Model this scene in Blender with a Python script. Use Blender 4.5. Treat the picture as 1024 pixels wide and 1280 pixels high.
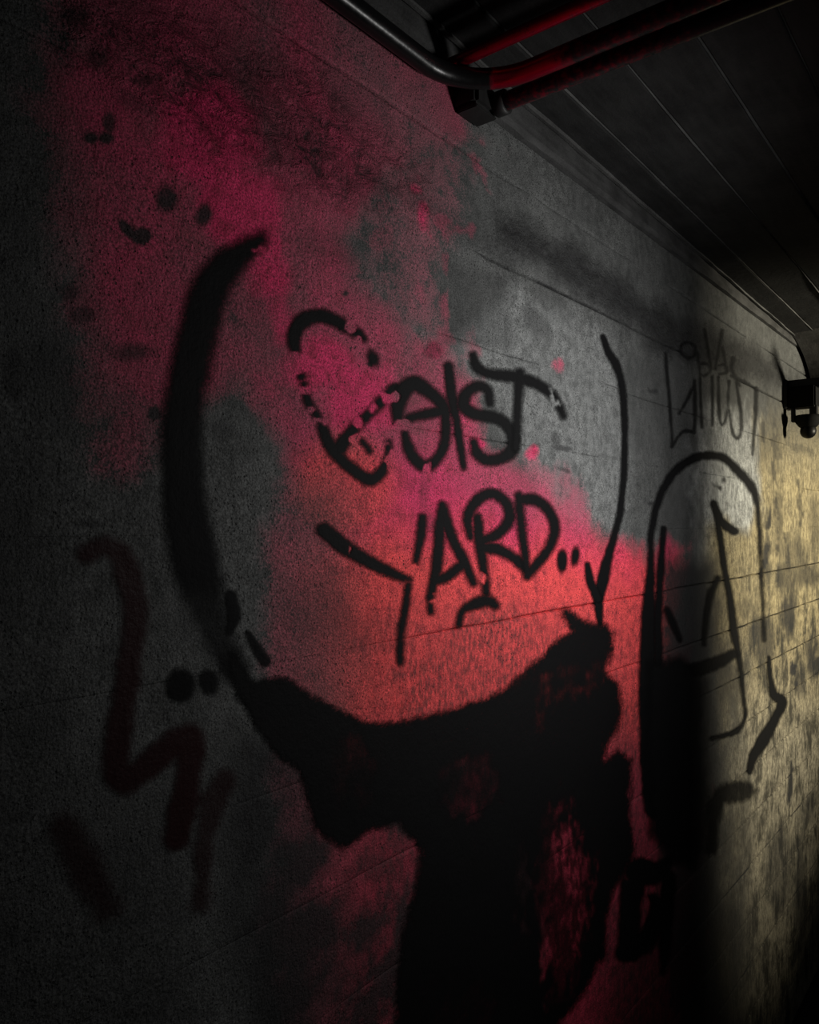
import bpy, bmesh, math
import numpy as np
from mathutils import Matrix, Vector

# ------------------------------------------------------------------ clear
for o in list(bpy.data.objects):
    bpy.data.objects.remove(o, do_unlink=True)
scene = bpy.context.scene
COL = scene.collection

# ------------------------------------------------------------------ camera
S = 0.75                       # camera to wall distance in metres; lengths below are in this unit
FLOOR = -2.6                   # floor below the camera, same unit
FPX = 970.0                    # focal length in pixels of a 1024 x 1280 frame
YAW = math.atan(778.0 / FPX)
PITCH = math.radians(0.9)
F = np.array([math.cos(YAW) * math.cos(PITCH), math.sin(YAW) * math.cos(PITCH), math.sin(PITCH)])
R = np.array([math.sin(YAW), -math.cos(YAW), 0.0])
U = np.cross(R, F)
CAM = np.array([0.0, -1.0, 0.0])          # unit coordinates, wall face is y = 0, the tunnel is y < 0

def M(x, y, z):
    """unit coordinates (camera height = 0) -> metres (floor = 0)"""
    return Vector((x * S, y * S, (z - FLOOR) * S))

cam_data = bpy.data.cameras.new('camera')
cam = bpy.data.objects.new('camera', cam_data)
COL.objects.link(cam)
cam_data.sensor_fit = 'HORIZONTAL'
cam_data.sensor_width = 36.0
cam_data.lens = 36.0 * FPX / 1024.0
cam_data.clip_start = 0.01
rot = Matrix(((R[0], U[0], -F[0]), (R[1], U[1], -F[1]), (R[2], U[2], -F[2]))).to_4x4()
cam.matrix_world = Matrix.Translation(M(*CAM)) @ rot
scene.camera = cam

# ------------------------------------------------------------------ world, lights, exposure
world = bpy.data.worlds.new('world')
scene.world = world
world.use_nodes = True
world.node_tree.nodes['Background'].inputs[0].default_value = (0.9, 1.0, 0.98, 1)
world.node_tree.nodes['Background'].inputs[1].default_value = 0.028
scene.view_settings.view_transform = 'Standard'
scene.view_settings.look = 'None'
scene.view_settings.exposure = 0.0
scene.view_settings.gamma = 1.0
scene.view_settings.use_curve_mapping = False

def spot(name, loc, target, energy, color, angle, blend, radius):
    d = bpy.data.lights.new(name, 'SPOT')
    d.energy = energy; d.color = color; d.spot_size = math.radians(angle); d.spot_blend = blend
    d.shadow_soft_size = radius
    o = bpy.data.objects.new(name, d); COL.objects.link(o)
    p, t = M(*loc), M(*target)
    o.location = p
    o.rotation_euler = (t - p).to_track_quat('-Z', 'Y').to_euler()
    return o
spot('tunnel_lamp_light', (1.98, -1.10, 0.20), (1.9, 0, 0.14), 33, (1.0, 0.985, 0.96), 132, 1.0, 0.09)
spot('unseen_far_light', (5.2, -4.0, 0.25), (4.3, 0, 0.05), 690, (1.0, 0.91, 0.70), 60, 1.0, 0.16)  # unseen warm lamp set behind the added opening

# ------------------------------------------------------------------ pixel <-> wall
def px_to_wall(px, py, y=0.0):
    px = np.asarray(px, float); py = np.asarray(py, float)
    u = (px - 512.0) / FPX; v = (640.0 - py) / FPX
    d = F[None] + u.reshape(-1, 1) * R[None] + v.reshape(-1, 1) * U[None]
    t = (y - CAM[1]) / d[:, 1]
    return t * d[:, 0], t * d[:, 2]

def wall_to_px(X, Z):
    X = np.maximum(np.asarray(X, float), 0.2); Z = np.asarray(Z, float)
    d = np.stack([X, np.ones_like(X), Z], -1)
    w = np.maximum(d @ F, 0.05)
    return 512 + FPX * (d @ R) / w, 640 - FPX * (d @ U) / w

# ------------------------------------------------------------------ numpy noise
def _hash(ix, iy, seed):
    h = (ix.astype(np.int64) * 374761393 + iy.astype(np.int64) * 668265263 + seed * 2147483) & 0xffffffff
    h = ((h ^ (h >> 13)) * 1274126177) & 0xffffffff
    h = (h ^ (h >> 16)) & 0xffffffff
    return h / 4294967295.0

def vnoise(x, y, seed=0):
    ix = np.floor(x); iy = np.floor(y); fx = x - ix; fy = y - iy
    fx = fx * fx * (3 - 2 * fx); fy = fy * fy * (3 - 2 * fy)
    a = _hash(ix, iy, seed); b = _hash(ix + 1, iy, seed); c = _hash(ix, iy + 1, seed); d = _hash(ix + 1, iy + 1, seed)
    return (a * (1 - fx) + b * fx) * (1 - fy) + (c * (1 - fx) + d * fx) * fy

def fbm(x, y, seed=0, octv=4):
    s = 0; a = 0.5; n = 0
    for i in range(octv):
        s = s + a * vnoise(x * 2 ** i + 13.7 * i, y * 2 ** i + 7.1 * i, seed + i); n += a; a *= 0.5
    return s / n

def sstep(a, b, x):
    t = np.clip((x - a) / (b - a), 0, 1)
    return t * t * (3 - 2 * t)

# ------------------------------------------------------------------ distance fields in photo pixels
def smooth_line(pts, radii, sub=6):
    pts = np.asarray(pts, float); n = len(pts)
    radii = np.interp(np.linspace(0, 1, n), np.linspace(0, 1, len(radii)), radii) if not np.isscalar(radii) else np.full(n, float(radii))
    if n == 2:
        t = np.linspace(0, 1, sub + 1)[:, None]
        return pts[0] * (1 - t) + pts[1] * t, np.interp(t[:, 0], [0, 1], radii)
    P = np.vstack([2 * pts[0] - pts[1], pts, 2 * pts[-1] - pts[-2]])
    out, rr = [], []
    for i in range(n - 1):
        p0, p1, p2, p3 = P[i:i + 4]
        for t in np.arange(sub) / sub:
            out.append(0.5 * (2 * p1 + (p2 - p0) * t + (2 * p0 - 5 * p1 + 4 * p2 - p3) * t * t + (3 * p1 - p0 - 3 * p2 + p3) * t ** 3))
            rr.append(radii[i] * (1 - t) + radii[i + 1] * t)
    out.append(pts[-1]); rr.append(radii[-1])
    return np.array(out), np.array(rr)

def sd_line(x, y, pts, radii):
    L, rr = smooth_line(pts, radii)
    best = np.full(x.shape, 1e9)
    for i in range(len(L) - 1):
        ax, ay = L[i]; bx, by = L[i + 1]
        dx, dy = bx - ax, by - ay
        q = max(dx * dx + dy * dy, 1e-9)
        t = np.clip(((x - ax) * dx + (y - ay) * dy) / q, 0, 1)
        d = np.hypot(x - ax - t * dx, y - ay - t * dy) - (rr[i] * (1 - t) + rr[i + 1] * t)
        np.minimum(best, d, out=best)
    return best

def sd_poly(x, y, pts):
    pts = np.asarray(pts, float); n = len(pts)
    best = np.full(x.shape, 1e9); inside = np.zeros(x.shape, bool)
    for i in range(n):
        ax, ay = pts[i]; bx, by = pts[(i + 1) % n]
        dx, dy = bx - ax, by - ay
        t = np.clip(((x - ax) * dx + (y - ay) * dy) / max(dx * dx + dy * dy, 1e-9), 0, 1)
        np.minimum(best, np.hypot(x - ax - t * dx, y - ay - t * dy), out=best)
        c = (ay > y) != (by > y)
        with np.errstate(divide='ignore', invalid='ignore'):
            xi = ax + (y - ay) * dx / (dy if abs(dy) > 1e-9 else 1e-9)
        inside ^= c & (x < xi)
    return np.where(inside, -best, best)

def sd_oval(x, y, o):
    cx, cy, rx, ry = o[:4]; a = math.radians(o[4]) if len(o) > 4 else 0
    dx, dy = x - cx, y - cy
    p = (dx * math.cos(a) + dy * math.sin(a)) / rx; q = (-dx * math.sin(a) + dy * math.cos(a)) / ry
    return (np.hypot(p, q) - 1) * min(rx, ry)

# ------------------------------------------------------------------ relief of the wall face (unit lengths, towards +y = into the wall)
def relief(X, Z):
    return 0.004 * (fbm(X * 3.1, Z * 3.1, 5, 3) - 0.5) + 0.0025 * (fbm(X * 9, Z * 9, 9, 2) - 0.5)

# ------------------------------------------------------------------ node helpers
class NT:
    def __init__(s, name):
        s.mat = bpy.data.materials.new(name); s.mat.use_nodes = True
        s.t = s.mat.node_tree; s.t.nodes.clear()
    def n(s, typ, **kw):
        nd = s.t.nodes.new(typ)
        for k, v in kw.items():
            setattr(nd, k, v)
        return nd
    def l(s, a, b):
        s.t.links.new(a, b)
    def set(s, sock, v):
        if hasattr(v, 'is_output') or isinstance(v, bpy.types.NodeSocket):
            s.l(v, sock)
        else:
            sock.default_value = v
    def math(s, op, a, b=None, c=None, clamp=False):
        nd = s.n('ShaderNodeMath', operation=op, use_clamp=clamp)
        s.set(nd.inputs[0], a)
        if b is not None: s.set(nd.inputs[1], b)
        if c is not None: s.set(nd.inputs[2], c)
        return nd.outputs[0]
    def mix(s, f, a, b, mode='MIX'):
        nd = s.n('ShaderNodeMix', data_type='RGBA', blend_type=mode)
        s.set(nd.inputs[0], f)
        for i, v in ((6, a), (7, b)):
            if isinstance(v, tuple): v = v if len(v) == 4 else v + (1,)
            s.set(nd.inputs[i], v)
        return nd.outputs[2]
    def range(s, v, a, b, c=0.0, d=1.0, smooth=True):
        nd = s.n('ShaderNodeMapRange', interpolation_type='SMOOTHSTEP' if smooth else 'LINEAR')
        s.set(nd.inputs[0], v)
        for i, q in enumerate((a, b, c, d)): nd.inputs[i + 1].default_value = q
        return nd.outputs[0]
    def pos(s, scale=(1, 1, 1)):
        g = s.n('ShaderNodeNewGeometry')
        m = s.n('ShaderNodeVectorMath', operation='MULTIPLY')
        s.l(g.outputs['Position'], m.inputs[0]); m.inputs[1].default_value = scale
        return m.outputs[0]
    def noise(s, vec, scale, detail=4, rough=0.55, dist=0.0):
        nd = s.n('ShaderNodeTexNoise')
        s.l(vec, nd.inputs['Vector']); nd.inputs['Scale'].default_value = scale
        nd.inputs['Detail'].default_value = detail; nd.inputs['Roughness'].default_value = rough
        nd.inputs['Distortion'].default_value = dist
        return nd.outputs['Fac']
    def attr(s, name):
        nd = s.n('ShaderNodeAttribute', attribute_name=name)
        return nd.outputs['Fac']
    def bsdf(s, color, rough, bump=None, strength=0.4, dist=0.004, metallic=0.0, spec=0.3):
        b = s.n('ShaderNodeBsdfPrincipled')
        if isinstance(color, tuple): color = color + (1,)
        s.set(b.inputs['Base Color'], color); s.set(b.inputs['Roughness'], rough); s.set(b.inputs['Metallic'], metallic)
        b.inputs['Specular IOR Level'].default_value = spec
        if bump is not None:
            bp = s.n('ShaderNodeBump'); bp.inputs['Distance'].default_value = dist
            s.set(bp.inputs['Strength'], strength); s.l(bump, bp.inputs['Height']); s.l(bp.outputs[0], b.inputs['Normal'])
        return b.outputs[0]
    def out(s, sh):
        o = s.n('ShaderNodeOutputMaterial'); s.l(sh, o.inputs[0])
        return s.mat

# ------------------------------------------------------------------ materials
def concrete_height(t):
    p = t.pos()
    fine = t.noise(p, 260, 3, 0.6)
    mid = t.noise(p, 46, 4, 0.6)
    grain = t.noise(t.pos((1, 1, 0.25)), 120, 3, 0.6)
    a = t.math('MULTIPLY', fine, 0.35)
    b = t.math('MULTIPLY_ADD', mid, 0.6, a)
    return t.math('MULTIPLY_ADD', grain, 0.25, b)

def mat_wall():
    t = NT('painted_board_marked_concrete')
    p = t.pos()
    red, hue, stain_shade, rough, pale, wear, grime, ochre = (t.attr(k) for k in ('red', 'hue', 'stain_shade', 'rough', 'pale', 'wear', 'grime', 'ochre'))
    n1 = t.noise(p, 7, 6, 0.65); n2 = t.noise(p, 38, 6, 0.7); n3 = t.noise(p, 420, 2, 0.6)
    streak = t.noise(t.pos((1, 1, 0.42)), 125, 6, 0.75)
    # bare concrete
    tone = t.math('MULTIPLY_ADD', n1, 0.5, t.math('MULTIPLY', n2, 0.5))
    base = t.mix(t.range(tone, 0.3, 0.72), (0.040, 0.0415, 0.041), (0.128, 0.131, 0.129))
    n4 = t.noise(t.pos((1, 1, 0.35)), 55, 6, 0.75)
    pn = t.range(t.math('MULTIPLY_ADD', n2, 0.6, t.math('MULTIPLY', n4, 0.4)), 0.36, 0.62)
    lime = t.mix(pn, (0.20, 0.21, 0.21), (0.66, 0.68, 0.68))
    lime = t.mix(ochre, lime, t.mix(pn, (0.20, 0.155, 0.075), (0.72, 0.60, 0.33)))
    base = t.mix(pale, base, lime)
    # red and magenta spray
    edge = t.math('MULTIPLY_ADD', t.math('SUBTRACT', n2, 0.5), 1.0, t.math('MULTIPLY_ADD', t.math('SUBTRACT', n1, 0.5), 0.7, red))
    edge = t.math('MULTIPLY_ADD', t.math('SUBTRACT', n3, 0.5), 0.5, edge)
    fac = t.math('MULTIPLY', t.range(edge, 0.10, 0.95, 0.0, 0.97, smooth=False), t.range(red, 0.0, 0.25))
    pig = t.mix(hue, (0.70, 0.036, 0.140), (0.92, 0.085, 0.088))
    pig = t.mix(t.range(n2, 0.40, 0.68), pig, t.mix(0.66, pig, (0.16, 0.02, 0.03)))
    base = t.mix(fac, base, pig)
    # streaky wear that shows as dark and pale vertical grain
    wm = t.math('MULTIPLY', wear, t.range(t.math('MULTIPLY_ADD', n3, 0.35, streak), 0.56, 0.80))
    base = t.mix(wm, base, (0.035, 0.03, 0.028))
    g1 = t.math('MULTIPLY_ADD', t.noise(t.pos((1, 1, 0.42)), 15, 8, 0.78), 0.55, t.math('MULTIPLY', n1, 0.45))
    base = t.mix(t.math('MULTIPLY', grime, t.range(g1, 0.45, 0.58)), base, (0.040, 0.037, 0.028))
    # soot, dirt and painted light falloff
    st = t.math('MULTIPLY_ADD', t.math('SUBTRACT', n2, 0.5), 0.55, stain_shade)
    st = t.math('MULTIPLY', t.range(st, 0.10, 0.80, 0.0, 0.95, smooth=False), t.range(stain_shade, 0.02, 0.15))
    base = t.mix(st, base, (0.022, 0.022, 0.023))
    # sandy speckle and pits
    sp = t.range(n3, 0.28, 0.72, 0.30, 1.65, smooth=False)
    nd = t.n('ShaderNodeVectorMath', operation='SCALE'); t.l(base, nd.inputs[0]); t.l(sp, nd.inputs[3])
    base = nd.outputs[0]
    pit = t.n('ShaderNodeTexVoronoi'); t.l(p, pit.inputs['Vector']); pit.inputs['Scale'].default_value = 130
    pm = t.math('MULTIPLY', t.range(pit.outputs['Distance'], 0.14, 0.22, 1.0, 0.0), t.range(n1, 0.44, 0.58))
    base = t.mix(t.math('MULTIPLY', pm, 0.8), base, (0.03, 0.03, 0.03))
    h = concrete_height(t)
    rock = t.noise(t.pos((1, 1, 1.7)), 26, 6, 0.72, 0.8)
    cre = t.math('MULTIPLY', rough, t.range(rock, 0.52, 0.36))  # crevice shade painted into the hollows of the rough bump
    base = t.mix(t.math('MULTIPLY', cre, 0.8), base, (0.02, 0.018, 0.02))
    h = t.math('ADD', h, t.math('MULTIPLY', rock, t.math('MULTIPLY', rough, 6.0)))
    h = t.math('SUBTRACT', h, t.math('MULTIPLY', pm, 0.6))
    return t.out(t.bsdf(base, 0.82, h, 0.8, 0.007, spec=0.25))

def mat_spray(name, col, grain=0.5, rough=0.5):
    t = NT(name)
    p = t.pos()
    cov = t.attr('cover')
    n2 = t.noise(p, 130, 3, 0.6); n3 = t.noise(p, 520, 2, 0.6)
    c = t.math('MULTIPLY_ADD', t.math('SUBTRACT', n2, 0.5), grain, cov)
    c = t.math('MULTIPLY_ADD', t.math('SUBTRACT', n3, 0.5), grain, c)
    c = t.math('MULTIPLY', t.range(c, 0.08, 0.86, smooth=False), t.range(cov, 0.02, 0.2))
    c = t.math('MULTIPLY', c, t.attr('dens'))
    sh = t.bsdf(col, rough, concrete_height(t), 0.45, 0.005, spec=0.10)
    tr = t.n('ShaderNodeBsdfTransparent')
    mx = t.n('ShaderNodeMixShader'); t.l(c, mx.inputs[0]); t.l(tr.outputs[0], mx.inputs[1]); t.l(sh, mx.inputs[2])
    return t.out(mx.outputs[0])

def mat_concrete(name, lo, hi, rough=0.85, k=1.0):
    t = NT(name); p = t.pos()
    n1 = t.noise(p, 7 * k, 5, 0.6); n2 = t.noise(t.pos((0.15, 1, 1)), 70 * k, 4, 0.6); n3 = t.noise(p, 420, 2, 0.6)
    m = t.math('MULTIPLY_ADD', n1, 0.5, t.math('MULTIPLY_ADD', n2, 0.3, t.math('MULTIPLY', n3, 0.2)))
    c = t.mix(t.range(m, 0.35, 0.65), lo, hi)
    return t.out(t.bsdf(c, rough, concrete_height(t), 0.5, 0.005, spec=0.2))

def mat_pipe():
    """dark conduit with red overspray on the stretch above the pink wall"""
    t = NT('black_conduit_with_red_overspray')
    m = t.attr('overspray')
    n = t.noise(t.pos(), 90, 3, 0.6)
    f = t.range(t.math('MULTIPLY_ADD', t.math('SUBTRACT', n, 0.5), 0.5, m), 0.3, 0.7)
    c = t.mix(f, (0.007, 0.007, 0.0075), (0.46, 0.005, 0.034))
    return t.out(t.bsdf(c, t.math('MULTIPLY_ADD', n, 0.2, 0.20), n, 0.12, 0.002, metallic=t.math('MULTIPLY', f, 0.93), spec=0.30))

def mat_plain(name, col, rough, metallic=0.0, spec=0.4):
    t = NT(name); n = t.noise(t.pos(), 60, 4, 0.6)
    c = t.mix(t.range(n, 0.3, 0.7), tuple(v * 0.6 for v in col), col)
    return t.out(t.bsdf(c, rough, n, 0.2, 0.002, metallic=metallic, spec=spec))

MW = mat_wall()
BLACK = mat_spray('black_spray_paint', (0.0045, 0.0045, 0.005), 0.42, 0.75)
BLACKDRY = mat_spray('dry_black_spray_paint', (0.0045, 0.0045, 0.005), 0.9, 0.75)
DRED = mat_spray('dark_red_spray_paint', (0.022, 0.0035, 0.0045), 0.5)
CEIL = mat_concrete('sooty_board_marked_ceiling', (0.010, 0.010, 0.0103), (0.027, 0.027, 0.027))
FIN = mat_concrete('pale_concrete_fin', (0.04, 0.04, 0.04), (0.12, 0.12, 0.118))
BAND = mat_concrete('grey_concrete_band', (0.025, 0.025, 0.025), (0.075, 0.075, 0.075))
FLOORM = mat_concrete('dark_damp_floor', (0.012, 0.012, 0.012), (0.035, 0.034, 0.032), 0.7)
DARKC = mat_concrete('dark_concrete', (0.035, 0.034, 0.033), (0.09, 0.088, 0.085))
PIPE = mat_pipe()
IRON = mat_plain('black_iron', (0.012, 0.012, 0.012), 0.55)
LAMPBODY = mat_plain('black_lamp_enamel', (0.007, 0.007, 0.007), 0.8, 0.0, 0.1)
GLOBE = mat_plain('dark_glass_globe', (0.007, 0.007, 0.007), 0.4, 0.0, 0.15)

# ------------------------------------------------------------------ object helpers
def link(name, me, mat, parent=None):
    o = bpy.data.objects.new(name, me)
    if mat: me.materials.append(mat)
    COL.objects.link(o)
    if parent: o.parent = parent
    return o

def from_arrays(name, V, Q, smooth=True):
    me = bpy.data.meshes.new(name)
    V = np.asarray(V, np.float32); Q = np.asarray(Q, np.int32)
    me.vertices.add(len(V)); me.vertices.foreach_set('co', V.ravel())
    me.loops.add(Q.size); me.loops.foreach_set('vertex_index', Q.ravel())
    me.polygons.add(len(Q)); me.polygons.foreach_set('loop_start', np.arange(len(Q), dtype=np.int32) * Q.shape[1])
    me.update(calc_edges=True); me.validate()
    if smooth: me.polygons.foreach_set('use_smooth', np.ones(len(me.polygons), bool))
    return me

def fattr(me, name, vals):
    a = me.attributes.new(name, 'FLOAT', 'POINT'); a.data.foreach_set('value', np.asarray(vals, np.float32).ravel())

def box_mesh(name, lo, hi, bevel=0.0, seg=2):
    """axis-aligned box between two unit-coordinate corners, in metres"""
    a, b = M(*lo), M(*hi)
    bm = bmesh.new(); bmesh.ops.create_cube(bm, size=1)
    c = (a + b) / 2; d = b - a
    for v in bm.verts:
        v.co = Vector((v.co.x * abs(d.x), v.co.y * abs(d.y), v.co.z * abs(d.z))) + c
    if bevel: bmesh.ops.bevel(bm, geom=bm.edges[:], offset=bevel * S, segments=seg, affect='EDGES')
    me = bpy.data.meshes.new(name); bm.to_mesh(me); bm.free()
    return me

def structure(o):
    o['kind'] = 'structure'; return o

def tag(o, label, cat, group=None):
    o['label'] = label; o['category'] = cat
    if group: o['group'] = group
    return o

def empty(name, loc):
    o = bpy.data.objects.new(name, None); o.empty_display_size = 0.05; COL.objects.link(o); o.location = loc
    return o

def localise(me, loc):
    n = len(me.vertices); co = np.empty(n * 3, np.float32); me.vertices.foreach_get('co', co)
    co = co.reshape(-1, 3) - np.array(loc, np.float32); me.vertices.foreach_set('co', co.ravel()); me.update()
    return me

def tube_mesh(name, pts, r, seg=18, cap=True, mask=None):
    """swept round tube through metre points"""
    P = [Vector(p) for p in pts]; n = len(P)
    V, Q, T = [], [], []
    up = Vector((0.13, 0.21, 1)).normalized()
    prev = None
    for i in range(n):
        d = (P[min(i + 1, n - 1)] - P[max(i - 1, 0)]).normalized()
        a = (prev - d * prev.dot(d)).normalized() if prev else d.cross(up).normalized()
        prev = a; b = d.cross(a)
        rr = r if np.isscalar(r) else r[i]
        for k in range(seg):
            th = 2 * math.pi * k / seg
            V.append(P[i] + a * math.cos(th) * rr + b * math.sin(th) * rr)
    for i in range(n - 1):
        for k in range(seg):
            Q.append((i * seg + k, i * seg + (k + 1) % seg, (i + 1) * seg + (k + 1) % seg, (i + 1) * seg + k))
    if cap:
        Q.append(tuple(range(seg))[::-1]); Q.append(tuple((n - 1) * seg + k for k in range(seg)))
    me = bpy.data.meshes.new(name); me.from_pydata([tuple(v) for v in V], [], Q); me.update()
    for p in me.polygons: p.use_smooth = len(p.vertices) == 4
    if mask is not None: fattr(me, 'overspray', np.repeat(np.asarray(mask, np.float32), seg))
    return me

# ------------------------------------------------------------------ paint fields of the wall, in photo pixels
RED_POLY = [(70, -60), (430, -60), (560, 90), (600, 175), (540, 200), (480, 240), (440, 300), (455, 345), (530, 405), (565, 450), (600, 560),
            (690, 596), (752, 668), (810, 690), (850, 690), (846, 800), (868, 1340), (335, 1340), (335, 1000), (325, 800),
            (345, 690), (372, 640), (360, 560), (300, 500), (215, 520), (150, 560), (118, 470), (100, 330), (60, 100)]

def wall_fields(X, Z):
    x, y = wall_to_px(X, Z)
    w = fbm(X * 6, Z * 6, 21, 4) - 0.5
    w2 = fbm(X * 17, Z * 17, 33, 4) - 0.5
    ragged = w * 60 + w2 * 22
    red = 1 - sstep(-1, 1.2, (sd_poly(x, y, RED_POLY) + ragged) / (27 + 45 * (1 - sstep(120, 330, x))))
    # thin, washed-out spray towards the bare concrete at upper right
    thin = 0.74 * (1 - sstep(-90, 60, sd_poly(x, y, [(330, -60), (470, -60), (640, 190), (560, 420), (500, 420), (470, 250), (390, 130)]) + ragged))
    thin = np.maximum(thin, 0.40 * (1 - sstep(-20, 60, sd_poly(x, y, [(560, 440), (600, 560), (680, 590), (740, 660), (640, 640), (540, 560)]))))
    thin = np.maximum(thin, 0.35 * (1 - sstep(-40, 30, sd_oval(x, y, (180, 430, 120, 110)))))
    thin = np.maximum(thin, 0.40 * (1 - sstep(-40, 40, sd_oval(x, y, (320, 470, 60, 60)))))
    upper = 1 - sstep(520, 640, y + w * 120)
    thin = np.maximum(thin, upper * (0.48 + 0.5 * w + 0.25 * w2))
    thin = np.maximum(thin, 0.66 * (1 - sstep(350, 520, x + w * 90)) * (1 - upper))  # thins the red leftwards to paint in the weaker light there
    red = red * (1 - np.clip(thin, 0, 1))
    for o in [(270, 170, 80, 70), (300, 260, 60, 70), (340, 350, 45, 40), (390, 460, 60, 45), (450, 500, 60, 60), (350, 400, 30, 60)]:
        red = np.maximum(red, 1.0 * (1 - sstep(-38, 34, sd_oval(x, y, o) + ragged * 1.3)))
    red = np.maximum(red, 0.24 * (1 - sstep(-40, 30, sd_poly(x, y, [(420, 120), (600, 170), (600, 300), (560, 330), (575, 450), (480, 430), (420, 300)]) + ragged)))
    spots = [(515, 237, 6, 11, 0, .9), (524, 266, 6, 14, -20, .85), (480, 298, 16, 20, 30, .32), (552, 277, 9, 6, 0, .45), (580, 288, 13, 6, 0, .4), (702, 454, 4, 7, 0, .85),
             (604, 555, 13, 6, -25, .95), (668, 561, 4, 4, 0, .9), (662, 566, 3, 4, 0, .8), (586, 178, 16, 7, 55, .35), (600, 178, 14, 6, 20, .35), (592, 190, 5, 18, -20, .45),
             (335, 305, 22, 18, 20, .9), (283, 291, 7, 8, 0, .95), (520, 372, 8, 22, -15, .35), (559, 390, 4, 60, 0, .42), (552, 432, 10, 30, 0, .4), (539, 439, 12, 12, 0, .9),
             (590, 440, 10, 22, 0, .35), (590, 600, 50, 14, -12, .6)]
    for o in spots:
        red = np.maximum(red, o[5] * (1 - sstep(-7, 7, sd_oval(x, y, o[:5]) + w2 * 30 + w * 12)))
    hue = sstep(600, 740, y + w * 80 - 0.10 * (x - 560)) * sstep(300, 460, x)
    hue = np.maximum(hue, 0.8 * (1 - sstep(-20, 30, sd_oval(x, y, (430, 610, 60, 60)))))
    hue = hue * (1 - 0.6 * sstep(880, 1000, y))
    # soot and dirt, with light falloff painted into the same field
    stain_shade = np.zeros_like(x)
    def add(sd, s, k):
        np.maximum(stain_shade, k * (1 - sstep(-s, s, sd)), out=stain_shade)
    soot = sd_line(x, y, [(640, 292), (700, 325), (740, 350), (790, 385), (850, 425), (930, 452), (985, 480)], [14, 20, 20, 18, 26, 22, 10])
    add(soot + ragged * 0.35, 16, 0.62)
    add(sd_line(x, y, [(820, 425), (880, 432), (940, 462)], [18, 28, 14]) + ragged * 0.3, 20, 0.6)
    add(sd_line(x, y, [(425, 225), (520, 255), (600, 300), (640, 320)], [6, 14, 18, 14]) + ragged * 0.4, 16, 0.40)
    add(sd_poly(x, y, [(565, 330), (641, 345), (641, 440), (560, 430)]) + w2 * 10, 7, 0.30)
    add(sd_oval(x, y, (672, 405, 12, 30, -35)) + w2 * 10, 6, 0.42)
    add(sd_poly(x, y, [(800, 420), (1040, 500), (1040, 545), (830, 620), (790, 560)]) + ragged * 0.4, 40, 0.34)
    add(sd_oval(x, y, (845, 640, 32, 60)) + ragged * .3, 30, 0.35)
    for o, k in [((209, 250, 13, 17, -20), .8), ((254, 271, 11, 14), .85), ((178, 295, 11, 9), .95), ((158, 285, 5, 11, -40), .8),
                 ((113, 172, 8, 6), .8), ((133, 172, 8, 6), .8), ((137, 152, 7, 12), .7), ((166, 441, 30, 13), .62), ((192, 517, 7, 8), .9),
                 ((92, 20, 22, 14), .6), ((120, 70, 14, 18), .55), ((85, 365, 12, 9), .6), ((102, 395, 14, 10), .6), ((18, 470, 16, 40), .6),
                 ((60, 480, 40, 70), .45), ((180, 100, 14, 8), .5), ((170, 130, 30, 9, 30), .4), ((276, 540, 18, 16), .4), ((104, 655, 20, 7), .6),
                 ((60, 1000, 120, 60), .35), ((30, 600, 40, 90), .4), ((410, 310, 50, 24, 20), .3), ((365, 180, 90, 30, 35), .32),
                 ((540, 438, 12, 11), .6), ((508, 432, 6, 4), 1), ((700, 560, 40, 2, 8), .6), ((684, 583, 7, 2), .95), ((700, 586, 10, 2, 15), .6),
                 ((694, 552, 5, 12), .5), ((760, 571, 30, 1.6, 10), .4), ((462, 455, 3, 3), .9), ((433, 366, 3, 3), .9),
                 ((538, 655, 10, 10), .4), ((470, 790, 60, 30), .28), ((400, 760, 50, 60), .30), ((530, 620, 8, 26), .35),
                 ((895, 608, 5, 3, 30), 1), ((815, 489, 6, 2), .7), ((815, 629, 6, 1.5), .8), ((905, 600, 3, 4), .8),
                 ((1000, 700, 12, 34), .5), ((985, 720, 16, 30), .55), ((985, 770, 10, 28), .75), ((955, 800, 14, 30), .65), ((1020, 660, 10, 40), .4),
                 ((1000, 850, 8, 20), .55), ((1016, 820, 8, 26), .7), ((955, 560, 12, 30), .35), ((972, 640, 5, 70), .5), ((960, 700, 4, 60), .5),
                 ((1000, 630, 3, 26), .6), ((990, 760, 6, 40), .5), ((975, 1090, 20, 60), .5), ((1000, 1130, 10, 90), .6), ((920, 1060, 26, 60), .4),
                 ((942, 540, 5, 26), .4), ((955, 540, 3, 14), .7), ((895, 860, 24, 60), .35), ((930, 1180, 20, 50), .3), ((958, 690, 2, 40, 8), .8), ((972, 690, 2, 60), .7), ((985, 690, 3, 40), .7), ((968, 560, 2, 40), .6), ((1010, 720, 20, 16), .6), ((990, 690, 22, 18), .5), ((1000, 560, 20, 6, 20), .4), ((948, 790, 12, 24), .7), ((900, 850, 30, 30), .5), ((1022, 830, 5, 10), .95), ((992, 846, 3, 13), .95), ((988, 980, 2.5, 20, 8), .9), ((1012, 1010, 8, 26, 20), .5), ((935, 760, 16, 12), .4)]:
        add(sd_oval(x, y, o) + w2 * 12, max(2.0, min(o[2], o[3]) * 0.5), k)
    add(sd_poly(x, y, [(818, 695), (900, 695), (895, 1340), (850, 1340), (815, 1200)]) + ragged * .3, 26, 0.85)  # darker column inside and below the arch
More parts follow.
